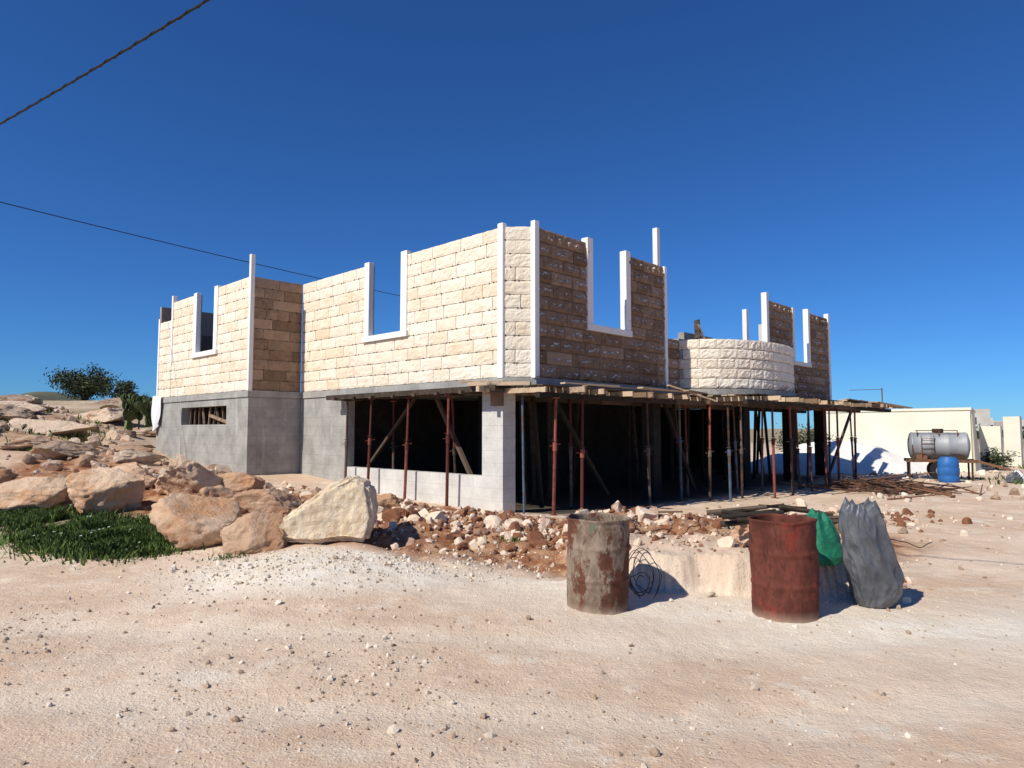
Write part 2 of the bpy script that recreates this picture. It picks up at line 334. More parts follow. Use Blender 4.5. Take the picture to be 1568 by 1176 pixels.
def wedge_rock(name,x,y,pts,depth,seed,mat,rotz=0):
    """big split slab: outline in x,z extruded over depth then roughened"""
    bm=bmesh.new(); fr=[bm.verts.new((px,-depth/2*(1-.25*pz),pz)) for px,pz in pts]; bk_=[bm.verts.new((px*.9+.06,depth/2,pz*.92)) for px,pz in pts]
    n=len(pts); bm.faces.new(fr); bm.faces.new(bk_[::-1])
    for i in range(n): j=(i+1)%n; bm.faces.new((fr[j],fr[i],bk_[i],bk_[j]))
    bmesh.ops.recalc_face_normals(bm,faces=bm.faces)
    bmesh.ops.bevel(bm,geom=bm.edges[:],offset=.05,segments=2,affect='EDGES')
    bmesh.ops.triangulate(bm,faces=bm.faces[:])
    for _ in range(5):
        L=[e for e in bm.edges if e.calc_length()>.035]
        if not L: break
        bmesh.ops.subdivide_edges(bm,edges=L,cuts=1); bmesh.ops.triangulate(bm,faces=bm.faces[:])
        if len(bm.verts)>30000: break
    bm.normal_update()
    for v in bm.verts:
        p=v.co+Vector((seed,0,0)); v.co=v.co+v.normal*(noise.fractal(p*2.2,.8,2.1,4)*.05+noise.fractal(p*9,.8,2.1,3)*.009)
    me=bpy.data.meshes.new(name); bm.to_mesh(me); bm.free(); me.materials.append(M[mat])
    a=me.attributes.new('tone','FLOAT','FACE'); a.data.foreach_set('value',[.6]*len(me.polygons))
    me.polygons.foreach_set('use_smooth',[True]*len(me.polygons))
    o=bpy.data.objects.new(name,me); scene.collection.objects.link(o); o.location=(x,y,h1(x,y)-.06); o.rotation_euler=(0,0,rotz); return o
def scatter(name,pts,sizes,mat,sub,seed,tlo=0,thi=1,sink=.25,nv=8):
    r=np.random.default_rng(seed); vars_=[]
    for i in range(nv):
        V,Fa=chunk(sub,r,7,.4,.75); V=V*r.uniform(.6,1,3); vars_.append((V,Fa))
    z=H(pts[:,0],pts[:,1]); VV=[];FF=[];TT=[];o=0
    for i,(p,s) in enumerate(zip(pts,sizes)):
        V,Fa=vars_[i%nv]; q=r.normal(size=4); q/=np.linalg.norm(q); w,a,b_,c=q
        Rm=np.array([[1-2*(b_*b_+c*c),2*(a*b_-c*w),2*(a*c+b_*w)],[2*(a*b_+c*w),1-2*(a*a+c*c),2*(b_*c-a*w)],[2*(a*c-b_*w),2*(b_*c+a*w),1-2*(a*a+b_*b_)]])
        v=(V@Rm.T)*s*.5; v[:,2]+=z[i]+s*.5*(.55-sink); v[:,0]+=p[0]; v[:,1]+=p[1]
        VV.append(v);FF.append(Fa+o);o+=len(V)
        TT.append(np.full(len(Fa),r.uniform(tlo,thi)))
    return np_obj(name,np.vstack(VV),np.vstack(FF),np.concatenate(TT),[mat])
Bs=[(-8.3,12.0,1.95,1.2,.80,11,.2),(-6.5,11.3,1.5,1.1,.90,12,-.3),(-5.75,12.3,1.15,1.0,1.0,13,.5),(-3.95,8.95,1.30,.9,.82,14,.1),
(-3.05,8.35,.85,.7,.58,15,.6),(-3.7,10.6,1.3,.9,.62,17,-.2),(-4.5,10.9,.85,.6,.5,18,1.1),(-4.9,9.9,.8,.6,.45,19,.3),(-2.9,9.9,.6,.5,.4,20,.8),(-7.4,13.2,1.3,.9,.6,22,.0),(-9.8,12.9,1.4,1.0,.6,23,.3),(4.15,11.4,.5,.45,.42,24,0),(-4.9,12.7,1.2,.8,.5,26,.4),(-2.0,10.7,.6,.5,.38,27,.4),(-3.3,11.8,.8,.6,.4,28,.9)]
for (x,y,a,b2,c,s,rz) in Bs: boulder('boulder',x,y,a,b2,c,s,rz)
wedge_rock('split_boulder',-2.3,8.7,[(-.78,0),(.50,0),(.58,.28),(.50,.70),(.28,.82),(-.06,.62),(-.40,.36),(-.80,.12)],.72,3.3,'rock_p',.12)
r=np.random.default_rng(5)
tl=[(-13.6,20.5,3.0,.75),(-11.4,20.2,1.6,.5),(-16.5,21.5,2.6,.7),(-15,25.5,2.6,.75),(-18.3,25.2,2.6,.75),(-12.8,24.4,1.6,.5),(-20,28,3.0,.75),(-16.4,29,2.2,.7),(-22.5,31,2.6,.8),(-14,31,2.0,.6),(-18.5,33,2.2,.7),(-25,35,2.8,.7),(-21,36,2.2,.6),(-12.2,17.6,1.5,.5),(-10.2,18.3,1.1,.45),(-14.8,18.6,1.7,.55),(-10.6,16.0,1.4,.5),(-9.0,16.6,1.0,.45)]
for i,(x,y,w,hh_) in enumerate(tl): boulder('rock_outcrop',x,y,w,1.5,hh_,160+i,r.uniform(-.3,.3),'rock_h',(0,0),.3,12,5)
def band(n,pts,spread,seed):
    r=np.random.default_rng(seed); pts=np.array(pts,float); L=np.hypot(*(pts[1:]-pts[:-1]).T); c=np.r_[0,np.cumsum(L)]
    t=r.uniform(0,c[-1],n); x=np.interp(t,c,pts[:,0]); y=np.interp(t,c,pts[:,1])
    return np.c_[x+r.normal(0,spread,n),y+r.normal(0,spread*.9,n)]
def inhouse(P):  # keep loose stone out of the house plan
    dx=P[:,0]-.45; dy=P[:,1]-13; p=dx*.696+dy*.718; q=-dx*.718+dy*.696
    return ~((p>-.6)&(q>-.1)|((p>-2)&(q>8)))
P1=band(3000,[(-4.8,12.4),(-2.6,11.0),(-1.2,10.0),(0,9.5),(1.2,9.4)],.66,1)
P2=band(1100,[(1.2,9.6),(2.4,9.8),(4.6,11.2),(7,13)],.62,2)
P3=band(700,[(-9,14),(-6.5,14),(-4.6,14.2),(-3,13)],.8,3)
P=np.vstack([P1,P2,P3]); P=P[inhouse(P)]; s=np.random.default_rng(4).lognormal(math.log(.070),.68,len(P)).clip(.022,.40)
scatter('rubble',P,s,'rubble',2,11,-.1,1,.45)
P=np.c_[np.random.default_rng(81).uniform(.9,4.2,420),np.random.default_rng(82).uniform(7.1,9.2,420)]; scatter('bank_rubble',P,np.random.default_rng(83).lognormal(math.log(.05),.6,420).clip(.02,.22),'rubble',2,84,.1,1)
r=np.random.default_rng(12)
P=np.c_[r.uniform(-36,-7,3000),r.uniform(13.5,42,3000)]; P=P[(P[:,0]/P[:,1]>-1.0)&inhouse(P)]
scatter('hillside_stones',P,r.lognormal(math.log(.19),.6,len(P)).clip(.05,.75),'rock_h',2,13,0,1,.4)
yy=2.0+14*r.beta(1.15,2.3,16000); xx=yy*r.uniform(-.85,.95,16000)
w=fbm(xx*.7,yy*.7,3,77)+.5; keep=(r.uniform(0,1,len(xx))<np.clip(w*2.4-.7,.05,1)*np.where(xx<0,1,.4)); P=np.c_[xx,yy][keep]; P=P[inhouse(P)]
scatter('gravel',P,(r.lognormal(math.log(.018),.6,len(P))).clip(.007,.10),'gravel',1,14,.0,.75,.38)
P=band(1500,[(-3.4,7.7),(-2,7.3),(-.8,7.7),(.3,8.3)],.42,15); scatter('gravel_heap_stones',P,np.random.default_rng(16).lognormal(math.log(.024),.55,len(P)).clip(.01,.12),'gravel',1,16,.3,.9,.3)
P=np.c_[r.uniform(1,9,260),r.uniform(6.5,15,260)]; P=P[inhouse(P)]; scatter('loose_stones',P,r.lognormal(math.log(.05),.5,len(P)).clip(.02,.2),'gravel',2,18,0,.8)
P=np.c_[r.uniform(8,24,600),r.uniform(15,26,600)]; P=P[inhouse(P)&(P[:,0]/P[:,1]>.52)]; scatter('yard_debris_stones',P,r.lognormal(math.log(.11),.5,len(P)).clip(.04,.4),'gravel',2,19)
# ------------------------------------------------------------------ house
OX,OY,ANG=.45,13.,math.atan2(.718,.696)
cA,sA=math.cos(ANG),math.sin(ANG)
def Wd(x,y,z=None):
    X_=OX+x*cA-y*sA; Y_=OY+x*sA+y*cA
    return (X_,Y_,h1(X_,Y_) if z is None else z)
house=bpy.data.objects.new('house_under_construction',None); scene.collection.objects.link(house)
house.location=(OX,OY,0); house.rotation_euler=(0,0,ANG)
Z0,CH,NC=2.6,.265,11
def stone(mb,o,u,n,w,h,amp,base,nu,nv,mi,tone,wedges=False,ridge=0,lit_ridge=False):
    """o: lower start corner; u: along; n: outward"""
    o=Vector(o);u=Vector(u);n=Vector(n);z=Vector((0,0,1)); s0=len(mb.v); g=.006
    sd=Vector((random.uniform(0,99),random.uniform(0,99),random.uniform(0,99))); TT=[]
    for j in range(nv+1):
        for i in range(nu+1):
            a=i/nu;b_=j/nv; e=min(a*w,(1-a)*w,b_*h,(1-b_)*h)
            k=min(1,e/.03)
            p=Vector((a*w,b_*h,0)); t=0
            dd=base+amp*noise.fractal(p*9+sd,.8,2.1,4)+amp*.7*noise.noise(p*28+sd)
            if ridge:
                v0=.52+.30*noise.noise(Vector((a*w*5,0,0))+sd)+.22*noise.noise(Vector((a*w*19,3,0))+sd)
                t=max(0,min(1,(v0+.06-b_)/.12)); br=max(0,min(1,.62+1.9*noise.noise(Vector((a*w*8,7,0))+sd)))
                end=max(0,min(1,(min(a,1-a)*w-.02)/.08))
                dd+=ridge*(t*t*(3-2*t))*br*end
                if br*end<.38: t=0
            TT.append(t)
            d=k*dd
            aa=g+a*(w-2*g); bb=g+b_*(h-2*g)
            if k==0:
                jit=.006; aa+=random.uniform(-jit,jit)*.5; bb+=random.uniform(-jit,jit)*.8
            mb.v.append(tuple(o+u*aa+z*bb+n*(d)))
    W=nu+1
    fl=(u.cross(z)).dot(n)>0
    for j in range(nv):
        for i in range(nu):
            f=(s0+j*W+i,s0+j*W+i+1,s0+(j+1)*W+i+1,s0+(j+1)*W+i)
            mb.f.append(f if fl else f[::-1]); mb.t.append(tone)
            q=[TT[k-s0] for k in f]
            mb.m.append(5 if (lit_ridge and q[0]+q[1]-q[2]-q[3]>.75) else mi)  # ridge faces take the painted highlight material
    ring=[s0+i for i in range(W)]+[s0+j*W+nu for j in range(1,nv+1)]+[s0+nv*W+i for i in range(nu-1,-1,-1)]+[s0+j*W for j in range(nv-1,0,-1)]
    b0=len(mb.v)
    for k in ring: mb.v.append(tuple(Vector(mb.v[k])-n*.06))
    L=len(ring)
    for k in range(L):
        q=(k+1)%L; f=(ring[k],b0+k,b0+q,ring[q]); mb.f.append(f if fl else f[::-1]); mb.t.append(tone); mb.m.append(mi)
    if wedges:
        for a in (random.uniform(.03,.2),random.uniform(.75,.97)):
            c=o+u*(w*a)+z*random.uniform(-.002,.004)+n*.004
            mb.beam(c-n*.02,c+n*.008,.022,.024,4,.1)
def wall(mb,o,u,n,L,z0,nc,ch,opens=(),style='smooth',top=None):
    o=Vector((*o,0));u=Vector((*u,0));n=Vector((*n,0))
    for c in range(nc):
        za=z0+c*ch; zc=za+ch/2; segs=[(0,L)]
        for (a,b_,zb) in opens:
            if zc>zb:
                ns=[]
                for s,e in segs:
                    if b_<=s or a>=e: ns.append((s,e)); continue
                    if a>s: ns.append((s,a))
                    if b_<e: ns.append((b_,e))
                segs=ns
        for s,e in segs:
            x=s; first=True
            while x<e-1e-4:
                w=random.uniform(.48,.95)
                if first and c%2: w*=.55
                first=False
                if e-(x+w)<.22: w=e-x
                p=o+u*x+Vector((0,0,za))
                if style=='smooth':
                    tn=random.gauss(.6,.2)
                    if random.random()<.02: tn=-.4
                    stone(mb,p,u,n,w,ch,.010,.007,9,5,0,tn,True)
                elif style=='smooth_r': stone(mb,p,u,n,w,ch,.009,.006,8,4,1,random.gauss(.6,.2),True)
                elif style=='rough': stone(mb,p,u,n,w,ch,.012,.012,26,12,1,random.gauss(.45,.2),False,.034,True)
                x+=w
            a=o+u*(s+.004)-n*.025+Vector((0,0,za)); b_=o+u*(e-.004)-n*.13+Vector((0,0,za))
            cpts=[a,o+u*(e-.004)-n*.025+Vector((0,0,za)),b_,o+u*(s+.004)-n*.13+Vector((0,0,za))]
            mb.quadbox(cpts+[p_+Vector((0,0,ch-.012 if c==nc-1 else ch)) for p_ in cpts],3,random.random())
mb=MB()
wall(mb,(-.43,.445),(0,1),(-1,0),7.63,Z0,NC,CH,[(3.20,4.47,3.65)])
cl=math.hypot(.43,.445)
wall(mb,(0,0),(-.43/cl,.445/cl),(-.445/cl,-.43/cl),cl,Z0,NC,CH)
wall(mb,(-1.87,8.08),(0,1),(-1,0),5.32,Z0,NC,CH,[(2.18,3.41,3.65)])
wall(mb,(-1.87,13.42),(0,1),(-1,0),1.08,Z0,9,CH)
wl=mb
mb=MB()
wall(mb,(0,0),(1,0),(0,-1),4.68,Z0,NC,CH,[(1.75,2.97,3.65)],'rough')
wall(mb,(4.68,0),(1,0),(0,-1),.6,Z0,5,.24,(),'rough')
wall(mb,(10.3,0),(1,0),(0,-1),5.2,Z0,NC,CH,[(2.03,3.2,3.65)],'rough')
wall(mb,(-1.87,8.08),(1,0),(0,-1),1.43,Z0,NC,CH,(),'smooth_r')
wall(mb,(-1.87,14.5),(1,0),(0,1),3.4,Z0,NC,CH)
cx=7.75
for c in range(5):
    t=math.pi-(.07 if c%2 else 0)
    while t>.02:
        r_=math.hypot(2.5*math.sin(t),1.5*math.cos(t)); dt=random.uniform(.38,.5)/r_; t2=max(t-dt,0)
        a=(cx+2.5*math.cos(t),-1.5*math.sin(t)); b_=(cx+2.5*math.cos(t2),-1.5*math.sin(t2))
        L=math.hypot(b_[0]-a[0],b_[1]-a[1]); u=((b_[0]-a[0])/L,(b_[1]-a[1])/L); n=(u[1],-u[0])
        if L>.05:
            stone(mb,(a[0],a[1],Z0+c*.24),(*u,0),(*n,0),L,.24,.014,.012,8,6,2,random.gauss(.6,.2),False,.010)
            q=[Vector((*a,0)),Vector((*b_,0))]; nn=Vector((*n,0)); zz=Vector((0,0,Z0+c*.24))
            cp=[q[0]-nn*.02+zz,q[1]-nn*.02+zz,q[1]-nn*.14+zz,q[0]-nn*.14+zz]
            mb.quadbox(cp+[p_+Vector((0,0,.237)) for p_ in cp],3)
        t=t2
wm=['stone','stone_r','stone_w','mortar','wedge','lit_ridge']
wl.obj('stone_walls_sunny_side',wm,house)
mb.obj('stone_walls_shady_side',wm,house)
mb=MB()
def T(x0,y0,z0,x1,y1,z1): mb.box(x0,y0,z0,x1,y1,z1,0)
T(-.475,.42,2.58,-.36,.56,5.58)
T(-.07,-.05,2.58,.06,.06,5.62)
T(-.47,3.44,3.80,-.33,3.66,5.60); T(-.47,4.90,3.80,-.33,5.10,5.58); T(-.50,3.40,3.66,-.28,5.14,3.797)
T(1.57,-.05,3.80,1.76,.12,5.62); T(2.96,-.05,3.80,3.14,.12,5.60); T(1.55,-.07,3.663,3.16,.14,3.797)
T(4.57,-.045,2.58,4.68,.10,5.52); T(4.54,.13,2.6,4.67,.26,6.50)
T(-1.90,8.04,2.58,-1.79,8.15,6.08)
T(-1.905,10.04,3.80,-1.77,10.27,5.56); T(-1.905,11.48,3.80,-1.77,11.70,5.56); T(-1.94,10.0,3.66,-1.72,11.74,3.797)
T(-1.905,13.32,3.60,-1.77,13.42,5.72); T(-1.90,14.42,2.62,-1.77,14.52,5.12)
T(9.0,-.0,3.80,9.13,.13,5.05); T(10.26,-.05,3.6,10.42,.12,5.72); T(12.2,-.05,3.8,12.36,.12,5.5);T(13.46,-.05,3.8,13.62,.12,5.62);T(12.18,-.07,3.663,13.64,.14,3.797);T(15.3,-.05,2.6,15.46,.1,5.68)
T(.6,8.8,2.6,.72,8.92,5.45)
o_=mb.obj('white_stone_jambs_and_sills',['trim'],house)
bv=o_.modifiers.new('b','BEVEL'); bv.width=.008; bv.segments=2
mb=MB()
def prism(mb,poly,z0,z1,mi):
    o=len(mb.v); n=len(poly)
    for z in (z0,z1):
        for p in poly: mb.v.append((p[0],p[1],z))
    mb.f.append(tuple(o+i for i in range(n-1,-1,-1))); mb.f.append(tuple(o+n+i for i in range(n)))
    for i in range(n): j=(i+1)%n; mb.f.append((o+i,o+j,o+n+j,o+n+i))
    mb.t+=[.5]*(n+2); mb.m+=[mi]*(n+2)
prism(mb,[(-.46,.43),(-.015,-.03),(15.53,-.03),(15.53,7.2),(4,7.2),(4,14.53),(-1.90,14.53),(-1.90,8.05),(-.46,8.05)],2.43,2.594,0)
el=[(cx+2.55*math.cos(t),-1.55*math.sin(t)) for t in np.linspace(math.pi,0,28)]
prism(mb,el[::-1],2.44,2.585,0)
mb.box(-.43,5.85,-.3,-.19,8.06,2.425,0); mb.box(-.41,1.02,-.4,-.23,5.84,.70,1)
mb.box(-.44,.44,-.4,-.10,1.01,2.425,1)
mb.box(-1.87,8.08,-.3,-1.62,9.35,2.425,0); mb.box(-1.87,12.46,-.3,-1.62,14.5,2.425,0)
mb.box(-1.867,9.352,-.3,-1.63,12.458,1.74,0); mb.box(-1.867,9.352,2.24,-1.63,12.458,2.424,0)
mb.box(-1.617,8.08,-.3,-.2,8.32,2.425,0); mb.box(-1.617,14.25,-.3,4,14.5,2.425,0)
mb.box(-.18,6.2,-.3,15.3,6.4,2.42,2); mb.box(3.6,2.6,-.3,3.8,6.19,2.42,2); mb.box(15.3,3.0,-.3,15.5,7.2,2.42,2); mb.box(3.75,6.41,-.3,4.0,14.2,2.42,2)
mb.box(9.6,2.9,-.3,9.8,6.19,2.42,2); mb.box(3.81,3.4,-.3,9.59,3.6,2.42,2)  # inner partitions added to make the ground floor dark
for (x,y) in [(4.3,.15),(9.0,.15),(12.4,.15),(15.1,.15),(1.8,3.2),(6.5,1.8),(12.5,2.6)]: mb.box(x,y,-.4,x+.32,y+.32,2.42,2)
mb.box(7.3,1.2,2.6,10.7,1.4,4.15,0); mb.box(7.6,1.2,4.152,9.3,1.4,4.36,0)
mb.box(13.0,1.3,2.6,14.9,1.45,5.2,1)
mb.box(3.8,7.0,2.6,15.5,7.18,3.5,0)
mb.obj('concrete_frame_and_slab',['conc','conc_l','conc_d'],house)
# formwork
mb=MB()
x=-.45
rr=random.Random(3)
while x<15.4:
    ed=-.65 if x<5.1 else -1.95
    e=ed-rr.uniform(-.10,.34)
    mb.beam((x,.9,2.335),(x+rr.uniform(-.08,.08),e,2.33+rr.uniform(-.02,.015)),.05,.10,0,rr.uniform(.1,1))
    x+=rr.uniform(.25,.5)
for k in range(6):
    y=.3-k*.17; xa=-.5
    while xa<5.2:
        l=rr.uniform(1.5,2.6); mb.beam((xa,y,2.40+rr.uniform(0,.006)),(min(xa+l,5.6),y+rr.uniform(-.02,.02),2.40),.15,.022,1,rr.random()); xa+=l+.01
for k in range(13):
    y=.3-k*.18; xa=5.3
    while xa<14.6:
        l=rr.uniform(1.5,2.6); mb.beam((xa,y,2.40+rr.uniform(0,.006)),(xa+l,y+rr.uniform(-.02,.02),2.40),.15,.022,1 if rr.random()<.7 else 0,rr.random()); xa+=l+.01
for (a,b_,y) in [(-.5,5.3,-.5),(5,15.4,-1.8),(5,15.2,-.9),(.2,15,.8)]:
    xa=a
    while xa<b_:
        l=min(rr.uniform(2,3),b_-xa+.2); mb.beam((xa,y,2.23),(xa+l,y+rr.uniform(-.05,.05),2.23),.10,.10,1,rr.random()); xa+=l
mb.beam((-.62,.3,2.40),(-.60,6.1,2.40),.42,.03,1,.2); mb.beam((-.82,.25,2.37),(-.80,6.15,2.37),.03,.11,1,.4)
for y in np.arange(.4,6,.75): mb.beam((-.15,y,2.33),(-.86-rr.uniform(0,.08),y,2.32),.09,.06,1,rr.random())
mb.beam((-.9,.9,2.46),(-.25,-.1,2.46),.16,.07,0,.8); mb.beam((-.95,.6,2.36),(-.1,.5,2.36),.1,.1,0,.95); mb.beam((-.85,1.2,2.52),(-.5,.35,2.50),.12,.03,0,.5)
mb.box(-.50,.40,2.05,-.455,.72,2.30,0,.3)
for i in range(11):
    y=-1.2-rr.uniform(0,1.0); x0=rr.uniform(11.5,13.5); mb.beam((x0,y,2.45+.03*(i%3)),(rr.uniform(15.2,16.2),y-rr.uniform(.0,.4),2.43+.03*(i%3)-.12),.16,.03,0,rr.uniform(.3,1))
for (xa,ya,xb,yb) in [(1.0,-.4,3.4,-.5),(2.4,-.75,4.9,-.55),(.2,-.5,1.6,-.75),(4.0,-.9,5.4,-.6)]: mb.beam((xa,ya,2.47),(xb,yb,2.46),.14,.03,0,rr.uniform(.4,1))
mb.beam((3.9,-.5,2.6),(5.0,-1.1,2.25),.10,.03,0,.9)
mb.beam((-.1,5.4,.7),(.4,4.2,2.35),.1,.05,1,.6); mb.beam((.2,1.8,.3),(.4,3.4,2.3),.08,.08,1,.9); mb.beam((2.6,.25,.2),(.9,.3,2.2),.07,.07,1,.2)
mb.beam((5.4,-.3,.1),(4.4,-.1,2.2),.07,.07,1,.2); mb.beam((11.0,-1.4,.2),(12.6,-1.6,2.2),.06,.06,1,.6)
for i in range(26):
    x=rr.uniform(.5,14.5);y=rr.uniform(.4,2.2); mb.beam((x,y,0),(x+rr.uniform(-.3,.3),y+rr.uniform(-.2,.2),2.33),.07,.07,1,rr.random()*.6)
for i in range(9):
    y=9.5+i*.33; mb.beam((-1.72,y,1.74),(-1.7,y+rr.uniform(-.25,.25),2.24),.05,.03,0,rr.uniform(0,.5))
mb.beam((-1.8,9.45,1.80),(-1.8,10.6,2.0),.05,.08,0,.4)
mb.beam((8.0,1.0,4.2),(8.15,1.1,4.75),.05,.16,1,.5); mb.beam((8.3,.9,4.1),(8.05,1.0,4.6),.04,.05,0,.6)
mb.obj('timber_formwork',['wood','wood_d'],house)
mb=MB()
for i in range(26):
    x=rr.uniform(-.4,4.8); y=-.02; L=rr.uniform(.1,.3)
    mb.tube((x,y,2.60),(x+rr.uniform(-.1,.1),y-L,2.60+rr.uniform(-.03,.10)),.006,.006,5,0,.3)
for i in range(30):
    t=rr.uniform(.2,2.9); x=cx+2.5*math.cos(t); y=-1.5*math.sin(t); mb.tube((x,y,2.58),(x+rr.uniform(-.15,.15),y-rr.uniform(.05,.2),2.62+rr.uniform(0,.1)),.006,.006,5,0,.3)
mb.tube((14.6,-1.9,2.5),(14.6,-1.9,2.95),.02,.02,6); mb.tube((13.4,-1.3,2.85),(14.6,-1.9,2.9),.01,.01,6)
mb.obj('reinforcement_bars',['rusty'],house)
def prop(x,y,lo='prop_lo',up='prop_up',zt=2.17,tx=0,ty=0):
    mb=MB(); p=Wd(x,y); q=Wd(x+tx,y+ty,zt); a=Vector((p[0],p[1],p[2]-.02)); b_=Vector(q); zz=(b_-a).normalized(); L=(b_-a).length
    k=random.uniform(.50,.66)*L
    mb.box(a.x-.07,a.y-.07,a.z,a.x+.07,a.y+.07,a.z+.03,0)
    mb.tube(a+zz*.02,a+zz*k,.032,.032,12,0); mb.tube(a+zz*(k-.16),a+zz*k,.042,.042,12,0); mb.tube(a+zz*(k+.01),b_,.025,.025,12,1)
    c=a+zz*(k-.05); mb.tube(c+Vector((-.10,0,-.02)),c+Vector((.10,.03,.02)),.008,.008,6,0); mb.tube(c+zz*.09+Vector((-.06,-.03,0)),c+zz*.09+Vector((.06,.03,0)),.007,.007,6,0)
    mb.box(b_.x-.07,b_.y-.07,b_.z,b_.x+.07,b_.y+.07,b_.z+.02,1)
    mb.obj('steel_prop',[lo,up])
for (x,y,l,u) in [(-.68,5.45,'prop_lo','prop_lo'),(-.70,4.5,'prop_up','prop_up'),(-.68,3.15,'prop_up','prop_up'),(-.70,1.75,'prop_up','prop_up'),
 (-.1,-.52,'prop_up','prop_up'),(.75,-.5,'prop_up','prop_up'),(3.1,-.5,'prop_lo','prop_lo'),(4.4,-.5,'prop_bl','prop_lo'),(4.8,-1.0,'prop_lo','prop_up'),(5.2,-1.3,'prop_bl','prop_lo'),
 (6.55,-1.75,'prop_up','prop_up'),(7.5,-1.8,'prop_lo','prop_up'),(8.75,-1.8,'prop_lo','prop_lo'),(9.8,-1.8,'prop_up','prop_up'),(10.6,-1.85,'prop_up','prop_up'),(12.0,-1.85,'prop_lo','prop_up'),(12.6,-.9,'prop_lo','prop_up'),(14.8,-.9,'prop_lo','prop_lo'),
 (1.9,.7,'prop_lo','prop_up'),(5.4,-.1,'prop_lo','prop_up'),(7.0,-.6,'prop_bl','prop_lo'),(8.2,-.7,'prop_lo','prop_lo'),(10.2,-.7,'prop_lo','prop_up'),(11.6,-.6,'prop_lo','prop_lo'),(.3,4.9,'prop_lo','prop_up'),(.3,2.6,'prop_lo','prop_up'),(6.0,-1.2,'prop_lo','prop_lo'),(9.2,-1.3,'prop_lo','prop_up'),(11.2,-1.3,'prop_up','prop_up')]:
    prop(x,y,l,u,2.175 if y<0 and x>-.5 else 2.28,random.uniform(-.10,.10),random.uniform(-.06,.06))
mb=MB(); p=Wd(-.2,.12); mb.tube(p,(p[0]-.03,p[1],2.25),.022,.022,10,0); mb.obj('standing_pipe',['prop_bl'])
mb=MB(); nU,nV=7,10
for j in range(nV+1):
    for i in range(nU+1):
        a=i/nU;b_=j/nV; x,y=-1.97-.06*math.sin(a*9+b_*4)*(b_),14.62-a*.75*(1-.25*b_)
        mb.v.append((x,y,2.66-b_*1.02-.12*math.sin(a*5)*b_))
for j in range(nV):
    for i in range(nU):
        k=j*(nU+1)+i; mb.f.append((k,k+1,k+nU+2,k+nU+1)); mb.t.append(.6); mb.m.append(0)
mb.obj('hanging_plastic_sheet',['white'],house,True)
# ------------------------------------------------------------------ drums
def drum(name,x,y,mat,seed,rz,tilt=0,Hh=.86):
    mb=MB(); n=96; R0=.280
    prof=[(.0,.012),(.262,.012),(.277,0),(.287,.004),(.287,.02),(R0,.03)]
    for i in range(1,46):
        z=.03+i*(Hh-.06)/46; r_=R0
        for zc in (.30,.575): r_+=.013*math.exp(-((z-zc)/.012)**2)
        for zc in (.12,.16,.20,.68,.72,.76): r_+=.0035*math.exp(-((z-zc)/.010)**2)
        prof.append((r_,z))
    prof+=[(R0,Hh-.03),(.288,Hh-.018),(.289,Hh-.004),(.283,Hh),(.275,Hh-.004),(.273,Hh-.02),(.269,Hh-.1),(.269,.45),(.269,.25),(.0,.23)]
    for (r_,z) in prof:
        for i in range(n):
            a=2*math.pi*i/n; d=Vector((math.cos(a)*1.3,math.sin(a)*1.3,z*2.2+seed))
            k=1+(noise.fractal(d,.8,2,3)*.05+noise.noise(d*3.1)*.02)*(1 if r_>.1 else 0)*(0.4+z)
            dz=.016*noise.noise(Vector((math.cos(a)*2,math.sin(a)*2,seed)))*(z/Hh)
            mb.v.append((r_*k*math.cos(a),r_*k*math.sin(a),z+dz))
    for j in range(len(prof)-1):
        for i in range(n):
            q=(i+1)%n; mb.f.append((j*n+i,j*n+q,(j+1)*n+q,(j+1)*n+i)); mb.t.append(.5); mb.m.append(0)
    o=mb.obj(name,[mat],None,True,(x,y,h1(x,y)-.02)); o.rotation_euler=(tilt,tilt*.6,rz)
    return o
drum('oil_drum',.78,6.38,'drum1',3,0,.015,.83); drum('oil_drum',2.42,6.18,'drum2',9,1.2,-.015,.86)
mb=MB(); r=random.Random(4)
for k in range(7):
    cx_,cy_=1.27+r.uniform(-.05,.08),6.85+r.uniform(-.1,.1); R_=r.uniform(.10,.26); tl_=r.uniform(.2,1.2); ph=r.uniform(0,6)
    base=h1(cx_,cy_)+R_*.8
    pts=[(cx_+R_*math.cos(a+ph)*.6,cy_+R_*math.sin(a+ph)*math.cos(tl_),base+R_*math.sin(a+ph)*math.sin(tl_)+.02*math.sin(3*a)) for a in np.linspace(0,5.2,22)]
    mb.path(pts,.004,5)
mb.obj('tangled_wire',['rusty'])
